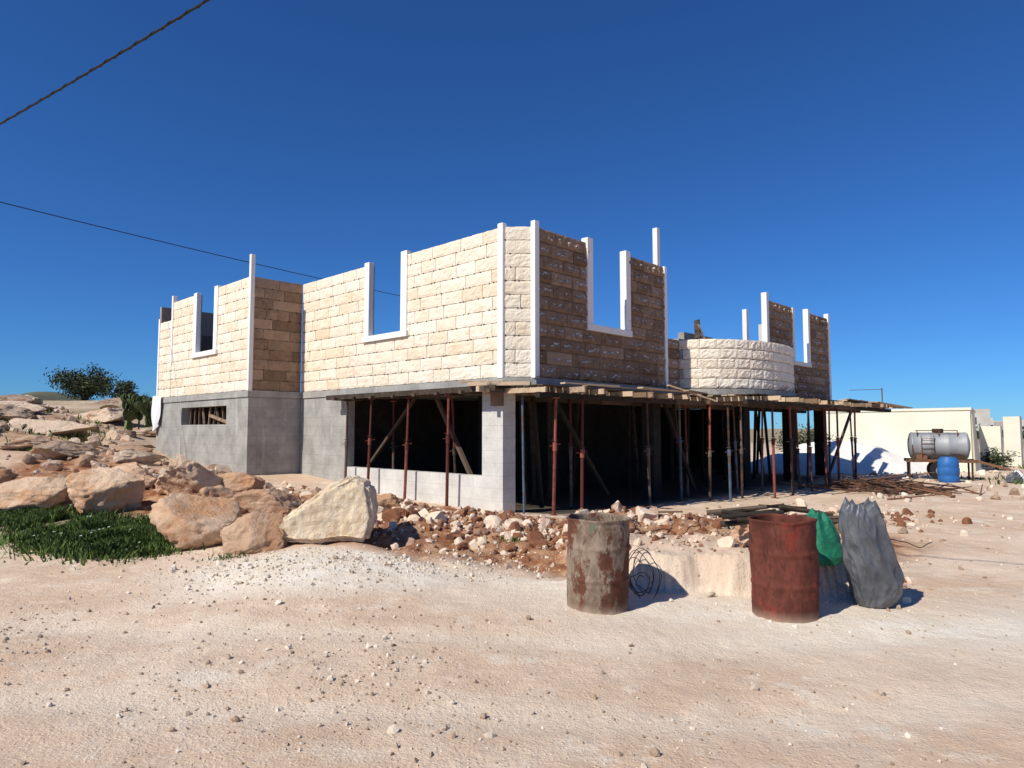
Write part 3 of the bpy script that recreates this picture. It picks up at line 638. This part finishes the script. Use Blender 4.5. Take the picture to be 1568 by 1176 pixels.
# plastic sacks: lofted from measured left/right outline, with gathered folds
def sack(name,x,y,outline,depth,hgt,mat,seed,rz=0,dz=0,fold=.03):
    mb=MB(); n=168;m=80; ts=[o[0] for o in outline]; ls=[o[1] for o in outline]; rs=[o[2] for o in outline]
    for j in range(m+1):
        t=j/m; xl=np.interp(t,ts,ls); xr_=np.interp(t,ts,rs); c=(xl+xr_)/2; hw=(xr_-xl)/2; hd=depth/2*(hw/max(abs(np.array(rs)-np.array(ls)).max()/2,1e-3))**.7
        for i in range(n):
            a=2*math.pi*i/n
            w_=a+.9*t+.5*noise.noise(Vector((math.cos(a)*1.3,math.sin(a)*1.3,t*2.5+seed)))
            f=0
            for (fr,am,ph) in ((5,1.,seed),(9,.7,seed*2.3),(13,.35,seed*.7)):
                f+=am*((1-abs(math.sin(fr/2*w_+ph+.9*math.sin(t*4+ph))))**1.6-.38)
            pp=Vector((math.cos(a)*1.2,math.sin(a)*1.2,t*3+seed))
            cr=(1-2*abs(noise.noise(pp*1.7)))*.5+(1-2*abs(noise.noise(pp*3.6+Vector((5,0,0)))))*.25
            k=1+fold/max(hw,.08)*(f*(.35+.65*t)+.9*cr-.5)
            se=abs(math.cos(a))**.9*math.copysign(1,math.cos(a)); sn=abs(math.sin(a))**.9*math.copysign(1,math.sin(a))
            mb.v.append((c+hw*k*se,hd*k*sn+.04*math.sin(3*t+seed),hgt*t+(.02*math.sin(a*2+seed)+.02*math.sin(a*5)+.015*math.sin(a*9))*t))
    for j in range(m):
        for i in range(n):
            q=(i+1)%n; mb.f.append((j*n+i,j*n+q,(j+1)*n+q,(j+1)*n+i)); mb.t.append(.5); mb.m.append(0)
    o=len(mb.v); mb.v.append((np.interp(1,ts,ls)*.5+np.interp(1,ts,rs)*.5,0,hgt*.90))
    for i in range(n): mb.f.append((m*n+i,m*n+(i+1)%n,o)); mb.t.append(.5); mb.m.append(0)
    ob=mb.obj(name,[mat],None,True,(x,y,h1(x,y)-.03+dz)); ob.rotation_euler=(0,0,rz); return ob
sack('plastic_sack',3.27,6.40,[(0,-.04,.14),(.05,-.10,.23),(.15,-.13,.31),(.28,-.16,.33),(.5,-.21,.24),(.75,-.25,.14),(.9,-.26,.09),(1,-.22,.05)],.40,.98,'sack',2.0,.1,0,.030)
sack('green_sack',3.02,6.80,[(0,-.2,.2),(.15,-.24,.24),(.6,-.22,.2),(.9,-.16,.14),(1,-.08,.08)],.28,.46,'green',5,.3,.0,.02)
mb=MB(); r=random.Random(8)
for i in range(18):
    x=2.75+r.uniform(-.35,.5); y=7.4+r.uniform(-.3,.3); z=h1(x,y)
    mb.tube((x-.3,y,z+.26+r.uniform(0,.14)),(x+.3,y+r.uniform(-.3,.3),z+.28+r.uniform(0,.14)),r.uniform(.015,.035),r.uniform(.01,.03),7,0)
mb.obj('scrap_wood_pile',['wood_d'])
boulder('boulder',2.75,7.5,1.05,.5,.40,83,0,'rock',(0,0),.1,8,4)
mb=MB()
for i in range(90):
    x=9.6+r.gauss(0,.8); y=18.0+r.gauss(0,.7); z=h1(x,y)+r.uniform(.02,.35)*math.exp(-((x-9.6)**2+(y-18)**2)/1.2); a=r.uniform(0,3.14); L=r.uniform(.3,1.0)
    mb.tube((x-L*math.cos(a),y-L*math.sin(a),z),(x+L*math.cos(a),y+L*math.sin(a),z+r.uniform(-.05,.2)),r.uniform(.012,.035),.01,6,0,r.random())
mb.obj('scrap_timber_heap',['rusty'])
mb=MB()
for i in range(16):
    x=r.uniform(1.3,5.2); y=8.9+.55*(x-1.3)+r.uniform(-.5,.7); z=h1(x,y)+.03; a=r.uniform(-.5,1.2); L=r.uniform(.10,.34)
    mb.beam((x-L*math.cos(a),y-L*math.sin(a),z),(x+L*math.cos(a),y+L*math.sin(a),z+r.uniform(0,.06)),r.uniform(.02,.06),.02,0,r.random()*.5)
mb.obj('scattered_boards',['wood'])
mb=MB()
for k in range(5):
    x=r.uniform(1.6,4.2); y=8.3+r.uniform(0,1.4); pts=[]; a=r.uniform(0,6)
    for i in range(26):
        a+=r.uniform(-.35,.38); x+=.07*math.cos(a); y+=.05*math.sin(a); pts.append((x,y,h1(x,y)+.02+.05*abs(math.sin(i*.4+k))))
    mb.path(pts,.006,5)
mb.obj('loose_wire',['black'])
# ------------------------------------------------------------------ white sand heap
V=[];Fq=[];nA,nR=72,26
for j in range(nR+1):
    for i in range(nA):
        a=2*math.pi*i/nA; t=j/nR; x=13.0+4.2*t*math.cos(a); y=27.6+2.6*t*math.sin(a)
        z=1.5*(1-t)**1.0*(1-.25*math.exp(-t*6))+.16*noise.fractal(Vector((x*.8,y*.8,1)),.8,2,5)*(1-t*.5)
        V.append((x,y,z-.03))
for j in range(nR):
    for i in range(nA):
        q=(i+1)%nA; Fq.append((j*nA+i,(j+1)*nA+i,(j+1)*nA+q,j*nA+q))
np_obj('sand_heap',np.array(V),np.array(Fq),np.full(len(Fq),.6),['sand'],None,True)
fb=bpy.data.objects.new('flat_roofed_building',None); scene.collection.objects.link(fb)
def rotbox(mb,p0,p1,depth,z0,z1,mi=0):
    a=Vector((*p0,0));b_=Vector((*p1,0)); d=(b_-a).normalized(); n=Vector((-d.y,d.x,0))*depth
    P=[a,b_,b_+n,a+n]; mb.quadbox([p+Vector((0,0,z0)) for p in P]+[p+Vector((0,0,z1)) for p in P],mi,.5)
def polybox(mb,poly,z0,z1,mi=0): mb.quadbox([(x,y,z0) for x,y in poly]+[(x,y,z1) for x,y in poly],mi,.5)
mb=MB(); polybox(mb,[(14.0,30.6),(17.5,26.2),(20.9,31.0),(18.0,35.6)],-.3,2.35); polybox(mb,[(13.95,30.6),(17.5,26.13),(20.95,31.0),(18.0,35.66)],2.352,2.45)
mb.obj('rendered_walls',['limewall'],fb)
mb=MB(); mb.quadbox([(17.56,26.1,-.2),(18.15,26.6,-.2),(18.1,26.9,-.2),(17.6,26.5,-.2),(17.56,26.2,2.2),(17.7,26.3,2.2),(17.7,26.5,2.2),(17.6,26.4,2.2)],0,.2); mb.obj('buttress',['limewall'],fb)
mb=MB(); rotbox(mb,(20.4,30.0),(20.9,29.4),.25,-.2,1.75); rotbox(mb,(22.6,31.6),(23.0,31.1),.3,-.2,2.2); mb.obj('garden_wall',['limewall'])
r=random.Random(21); mb=MB()
for i in range(26):
    d=r.uniform(160,330); u=r.uniform(.60,.85) if i<16 else r.uniform(-.8,-.55); x=d*u; w=r.uniform(5,12); hb=r.uniform(3,6.5); z=h1(x,d)
    rotbox(mb,(x,d),(x+w,d-w*.3),8,z-2,z+hb,0)
    for k in range(3):
        xx_=x+w*(.2+.25*k); yy_=d-w*.3*(.2+.25*k)-.06; mb.box(xx_,yy_-.03,z+hb*.45,xx_+.9,yy_,z+hb*.7,1)
mb.obj('distant_village',['farb','window'])
# ------------------------------------------------------------------ water tanker trailer
tk=bpy.data.objects.new('water_tank_trailer',None); scene.collection.objects.link(tk); tk.location=(13.75,22.2,h1(13.75,22.2)); tk.rotation_euler=(0,0,-.45)
mb=MB(); n=40; prof=[(-.86,.0),(-.85,.2),(-.80,.38),(-.76,.42),(-.74,.435),(-.72,.42),(-.27,.42),(-.25,.432),(-.23,.42),(.23,.42),(.25,.432),(.27,.42),(.72,.42),(.74,.435),(.76,.42),(.80,.38),(.85,.2),(.86,0)]
for (x,r_) in prof:
    for i in range(n): a=2*math.pi*i/n; mb.v.append((x,r_*math.cos(a),1.08+r_*math.sin(a)))
for j in range(len(prof)-1):
    for i in range(n): q=(i+1)%n; mb.f.append((j*n+i,(j+1)*n+i,(j+1)*n+q,j*n+q)); mb.t.append(.6); mb.m.append(0)
mb.obj('tank',['steel'],tk,True)
mb=MB()
for y in (-.38,.38): mb.beam((-.95,y,.60),(1.0,y,.60),.06,.1)
for x in (-.9,-.3,.3,.9): mb.beam((x,-.4,.60),(x,.4,.60),.06,.08)
for x in (-.85,.85):
    for y in (-.36,.36): mb.beam((x,y,0),(x,y,.6),.05,.05)
for x in (-.5,.5): mb.beam((x,-.36,.62),(x,-.36,.8),.3,.04)
mb.beam((1.0,0,.6),(1.9,0,.35),.06,.08)
for (a,b_) in [((-.6,-.3,1.56),(.5,-.3,1.56)),((-.6,.3,1.56),(.5,.3,1.56)),((-.6,-.3,1.56),(-.6,.3,1.56)),((.5,-.3,1.56),(.5,.3,1.56)),((-.6,-.3,1.56),(-.6,-.3,1.35)),((.5,-.3,1.56),(.5,-.3,1.35)),((0,-.3,1.56),(0,-.3,1.35))]: mb.tube(a,b_,.015,.015,6)
mb.tube((0,0,1.48),(0,0,1.62),.16,.16,16); mb.tube((-.75,-.42,1.1),(-.75,-.44,.6),.02,.02,6)
for x in (-.5,-.15): mb.tube((x,-.44,.75),(x,-.44,1.4),.012,.012,6)
for z in (.85,1.0,1.15,1.3): mb.tube((-.5,-.445,z),(-.15,-.445,z),.01,.01,6)
mb.obj('chassis_and_ladder',['rusty'],tk)
mb=MB()
for y in (-.48,.48):
    mb.tube((-.0,y-.07,.30),(-.0,y+.07,.30),.30,.30,28,0); mb.tube((0,y-.075,.30),(0,y+.075,.30),.15,.15,20,1)
mb.obj('wheels',['tyre','steel'],tk)
def lathe(name,prof,mat,loc,n=40):
    mb=MB()
    for (r_,z) in prof:
        for i in range(n): a=2*math.pi*i/n; mb.v.append((r_*math.cos(a),r_*math.sin(a),z))
    for j in range(len(prof)-1):
        for i in range(n): q=(i+1)%n; mb.f.append((j*n+i,j*n+q,(j+1)*n+q,(j+1)*n+i)); mb.t.append(.5); mb.m.append(0)
    return mb.obj(name,[mat],None,True,loc)
lathe('blue_plastic_barrel',[(0,0),(.24,0),(.27,.03),(.29,.2),(.27,.23),(.29,.26),(.30,.45),(.28,.48),(.29,.51),(.27,.72),(.20,.78),(.20,.80),(0,.80)],'blue',(13.35,21.1,h1(13.35,21.1)-.02))
for k,(x,y) in enumerate([(15.6,21.3),(15.0,20.6)]):
    sack('rubbish_bag',x,y,[(0,-.2,.2),(.2,-.25,.25),(.6,-.2,.18),(.9,-.08,.08),(1,-.04,.04)],.4,.35,'white' if k==0 else 'sack',k+7,0,0,.03)
# ------------------------------------------------------------------ vegetation
def blades(name,P,hmin,hmax,mat,seed,w=.008,flowers=0):
    r=np.random.default_rng(seed); n=len(P); z=H(P[:,0],P[:,1])
    hgt=r.uniform(hmin,hmax,n)*(.4+1.1*vn(P[:,0]*3,P[:,1]*3,5)); a=r.uniform(0,6.28,n); l=r.uniform(.1,.9,n)*hgt; la=r.uniform(0,6.28,n)
    base=np.c_[P,z-.01]; d=np.c_[np.cos(a),np.sin(a),0*a]*(w*r.uniform(.6,1.8,n))[:,None]
    tip=base+np.c_[np.cos(la)*l,np.sin(la)*l,hgt]; mid=base*.5+tip*.5+np.c_[0*a,0*a,hgt*.12]
    V=np.stack([base-d,base+d,mid+d*.8,mid-d*.8,tip-d*.1,tip+d*.1],1).reshape(-1,3)
    i=np.arange(n)*6; Fq=np.vstack([np.c_[i,i+1,i+2,i+3],np.c_[i+3,i+2,i+5,i+4]]); tn=np.clip(r.uniform(-.2,1,n)*.6+.5*vn(P[:,0]*2,P[:,1]*2,6),0,1); T_=np.r_[tn,tn]
    mi=np.zeros(len(Fq))
    if flowers:
        k=r.choice(n,flowers,False); c=tip[k]; s=.014
        Vf=np.stack([c+[-s,-s,0],c+[s,-s,0.004],c+[s,s,0.01],c+[-s,s,0.004]],1).reshape(-1,3); o=len(V); j=o+np.arange(flowers)*4
        V=np.vstack([V,Vf]); Fq=np.vstack([Fq,np.c_[j,j+1,j+2,j+3]]); T_=np.r_[T_,np.full(flowers,.5)]; mi=np.r_[mi,np.ones(flowers)]
    return np_obj(name,V,Fq,T_,[mat,'flower'],mi)
G=np.vstack([band(32000,[(-10.5,12.5),(-7.6,11.0),(-6,10.1),(-5.2,9.6)],.28,31),band(32000,[(-6.6,10.0),(-4.55,8.75)],.30,33)])
G=G[(fbm(G[:,0]*1.6,G[:,1]*1.6,3,91)+.5)>.33]
blades('grass',G,.03,.14,'grass',32,.009,70)
tuf=np.vstack([band(150,[(x,y),(x+.3,y+.05)],.08,200+i) for i,(x,y) in enumerate([(-.2,8.9),(.75,8.5),(-3.4,8.0),(-4.6,12.9),(2.7,9.1),(-9,13.9),(-12,17),(-13.5,19.6)])])
blades('grass_tufts',tuf,.02,.08,'grass',34,.005,0)
G=np.c_[np.random.default_rng(6).uniform(-24,-9,9000),np.random.default_rng(61).uniform(15,30,9000)]; G=G[(vn(G[:,0]*.6,G[:,1]*1.1,17)>.66)&inhouse(G)]
blades('hillside_grass',G,.06,.22,'grass',35,.02)
G=np.c_[np.random.default_rng(7).uniform(14,30,7000),np.random.default_rng(71).uniform(20,34,7000)]; G=G[(vn(G[:,0]*.5,G[:,1]*.9,19)>.68)]
blades('yard_grass',G,.06,.22,'grass',36,.02)
def tree(name,x,y,w,hgt,seed,nleaf=5200,ls=.09,trunk=.12,stems=5,low=.3):
    r=random.Random(seed); mb=MB(); z=h1(x,y)-.05; cl=[]
    for s in range(stems):
        a=r.uniform(0,6.28); p=Vector((x,y,z)); d=Vector((math.cos(a)*.5,math.sin(a)*.5,1)).normalized(); rad=trunk
        for k in range(4):
            L=hgt*.24; q=p+d*L; mb.tube(p,q,rad,rad*.68,7,0); rad*=.66; p=q; d=(d+Vector((r.uniform(-.6,.6)+math.cos(a)*.35,r.uniform(-.6,.6)+math.sin(a)*.35,r.uniform(-.15,.3)))).normalized()
            if k>=1:
                for _ in range(3):
                    e=p+Vector((r.uniform(-1,1)*w*.26,r.uniform(-1,1)*w*.26,r.uniform(-.12,.22)*hgt)); mb.tube(p,e,rad*.5,rad*.15,5,0); cl.append(e)
    for i in range(nleaf):
        c=cl[i%len(cl)]; rr_=w*.13
        p=c+Vector((r.gauss(0,rr_),r.gauss(0,rr_),r.gauss(0,rr_*.75)))
        if p.z<z+hgt*low*.4: continue
        u=Vector((r.gauss(0,1),r.gauss(0,1),r.gauss(0,1))).normalized(); v=u.orthogonal().normalized(); sz=ls*r.uniform(.5,1.2); o=len(mb.v)
        mb.v+= [tuple(p-u*sz),tuple(p+v*sz*.4),tuple(p+u*sz),tuple(p-v*sz*.4)]; mb.f.append((o,o+1,o+2,o+3)); mb.t.append(r.random()); mb.m.append(1)
    return mb.obj(name,['bark','leaf'])
tree('olive_tree',-25.9,41.5,2.0,2.0,11,7000,.09,.09,7,0)
tree('shrub',-20.9,36.5,.8,1.2,4,1800,.08,.05,6,0)
tree('shrub',-17.5,33,.7,.6,5,900,.07,.04,5,0)
tree('shrub',13.9,31.5,2.0,1.6,6,4000,.10,.08,6,0)
tree('shrub',19.4,27.6,.8,.8,8,1500,.07,.04,6,0)
r=random.Random(33); mb=MB()
for i in range(40):
    d=r.uniform(110,200); u=r.uniform(.55,.85); x=d*u; z=h1(x,d)-.3; w=r.uniform(2,5)
    for k in range(110):
        p=Vector((x+r.gauss(0,w*.4),d+r.gauss(0,w*.4),z+abs(r.gauss(0,w*.28)))); uu=Vector((r.gauss(0,1),r.gauss(0,1),r.gauss(0,1))).normalized(); v=uu.orthogonal(); s_=r.uniform(.25,.6); o=len(mb.v)
        mb.v+=[tuple(p-uu*s_),tuple(p+v*s_*.6),tuple(p+uu*s_),tuple(p-v*s_*.6)]; mb.f.append((o,o+1,o+2,o+3)); mb.t.append(r.random()); mb.m.append(0)
mb.obj('distant_trees',['leaf'])
V=[];Fq=[]
for j in range(13):
    for i in range(61):
        x=-330+i*4.2; y=290+j*9; t=i/60; s_=math.sin(math.pi*j/12)
        V.append((x,y,-3+s_*(18+7*math.exp(-((x+235)/20)**2)+3*noise.noise(Vector((x*.03,y*.03,0))))*math.sin(math.pi*min(1,t*1.0))**.6))
for j in range(12):
    for i in range(60): k=j*61+i; Fq.append((k,k+1,k+62,k+61))
np_obj('distant_hill',np.array(V),np.array(Fq),np.full(len(Fq),.5),['hill'],None,True)
# prickly pear
mb=MB(); r=random.Random(12)
def pad(c,up,nrm,hh,ww):
    up=up.normalized(); nrm=(nrm-up*nrm.dot(up)).normalized(); s=up.cross(nrm); o=len(mb.v); n=14; t=r.random()
    for dz in (-.022,.022):
        for sc in (1,.6):
            for i in range(n):
                a=2*math.pi*i/n
                mb.v.append(tuple(c+up*(hh/2*(1+math.sin(a)*sc))+s*(ww/2*math.cos(a)*sc*(1+.15*math.sin(a)))+nrm*dz*(1 if sc<1 else .35)))
    A0,A1,B0,B1=o,o+n,o+2*n,o+3*n
    for i in range(n):
        j=(i+1)%n
        for f in ((A0+j,A0+i,A1+i,A1+j),(B0+i,B0+j,B1+j,B1+i),(A0+i,A0+j,B0+j,B0+i)): mb.f.append(f); mb.t.append(t); mb.m.append(0)
    mb.f.append(tuple(A1+i for i in range(n-1,-1,-1))); mb.f.append(tuple(B1+i for i in range(n))); mb.t+=[t,t]; mb.m+=[0,0]
    return c+up*hh*.93
def grow(c,up,lv):
    nrm=Vector((r.uniform(-1,1),r.uniform(-1,1),.1)); hh=r.uniform(.32,.46)*(1 if lv>1 else .8); e=pad(c,up,nrm,hh,hh*.62)
    if lv>0:
        for _ in range(r.choice((2,2,3))): grow(e,(up+Vector((r.uniform(-.8,.8),r.uniform(-.8,.8),r.uniform(0,.5)))),lv-1)
for k in range(6):
    x=-13.4+r.uniform(-.6,.6); y=24.6+r.uniform(-.4,.4); grow(Vector((x,y,h1(x,y)+.0)),Vector((r.uniform(-.3,.3),r.uniform(-.3,.3),1)),3)
mb.obj('prickly_pear_cactus',['cactus'])
# ------------------------------------------------------------------ wires and poles
def cable(name,a,b_,sag,r_,n=48,twist=False):
    mb=MB(); a=Vector(a);b_=Vector(b_); pts=[]
    for i in range(n+1):
        t=i/n; p=a.lerp(b_,t); p.z-=4*sag*t*(1-t); pts.append(p)
    mb.path(pts,r_,8)
    if twist:
        d=(b_-a).normalized(); s=d.cross(Vector((0,0,1))).normalized(); m=n*12; q=[]
        for i in range(m+1):
            t=i/m; p=a.lerp(b_,t); p.z-=4*sag*t*(1-t); q.append(p+s*math.cos(i*.9)*r_*1.0+Vector((0,0,math.sin(i*.9)*r_*1.0)))
        mb.path(q,r_*.65,5)
    mb.obj(name,['black'])
d=Vector((4.21,-2.76,0)); A_=Vector((-7.32,9.52,6.0))
cable('power_cable',A_-d*4+Vector((0,0,.9)),A_+d*4+Vector((0,0,.9)),.95,.013,70,True)
cable('overhead_wire',(-21.7,2,7.63),(6.4,58,10.35),.9,.014,80)
def pole(x,y,zt):
    mb=MB(); z=h1(x,y); mb.tube((x,y,z-.5),(x,y,zt+.3),.14,.09,14); mb.beam((x-.6,y,zt),(x+.6,y,zt),.09,.09)
    for k in (-.5,0,.5): mb.tube((x+k,y,zt+.04),(x+k,y,zt+.18),.035,.025,8,1)
    mb.obj('utility_pole',['bark','white'])
e=A_-d*4; pole(e.x,e.y,6.8); e=A_+d*4; pole(e.x,e.y,6.8); pole(-21.7,2,7.5); pole(6.4,58,10.2)
# ------------------------------------------------------------------ light, sky, camera
el_=math.radians(43); dx,dy=.765,.644
L=bpy.data.lights.new('sun','SUN'); L.energy=5; L.angle=math.radians(.53); L.color=(1,.95,.85)
so=bpy.data.objects.new('sun',L); scene.collection.objects.link(so)
so.rotation_euler=Vector((dx*math.cos(el_),dy*math.cos(el_),-math.sin(el_))).to_track_quat('-Z','Y').to_euler()
w=bpy.data.worlds.new('World'); scene.world=w; w.use_nodes=True; nt=w.node_tree; bg=nt.nodes['Background']
sk=nt.nodes.new('ShaderNodeTexSky'); sk.sky_type='NISHITA'; sk.sun_disc=False; sk.sun_elevation=el_; sk.sun_rotation=math.atan2(-dx,-dy)%(2*math.pi)
sk.altitude=900; sk.air_density=1.0; sk.dust_density=.0; sk.ozone_density=4.0
mx=nt.nodes.new('ShaderNodeMix'); mx.data_type='RGBA'; mx.blend_type='MULTIPLY'; mx.inputs[0].default_value=1; mx.inputs[7].default_value=(.36,.80,1.38,1)
nt.links.new(sk.outputs[0],mx.inputs[6]); nt.links.new(mx.outputs[2],bg.inputs['Color']); bg.inputs['Strength'].default_value=.074
cam=bpy.data.cameras.new('camera'); co=bpy.data.objects.new('camera',cam); scene.collection.objects.link(co)
cam.sensor_width=36; cam.lens=24.1; cam.clip_end=5000; co.location=(0,0,1.6); co.rotation_euler=(math.radians(93.81),0,0)
scene.camera=co
scene.view_settings.view_transform='Standard'; scene.view_settings.look='None'; scene.view_settings.exposure=0
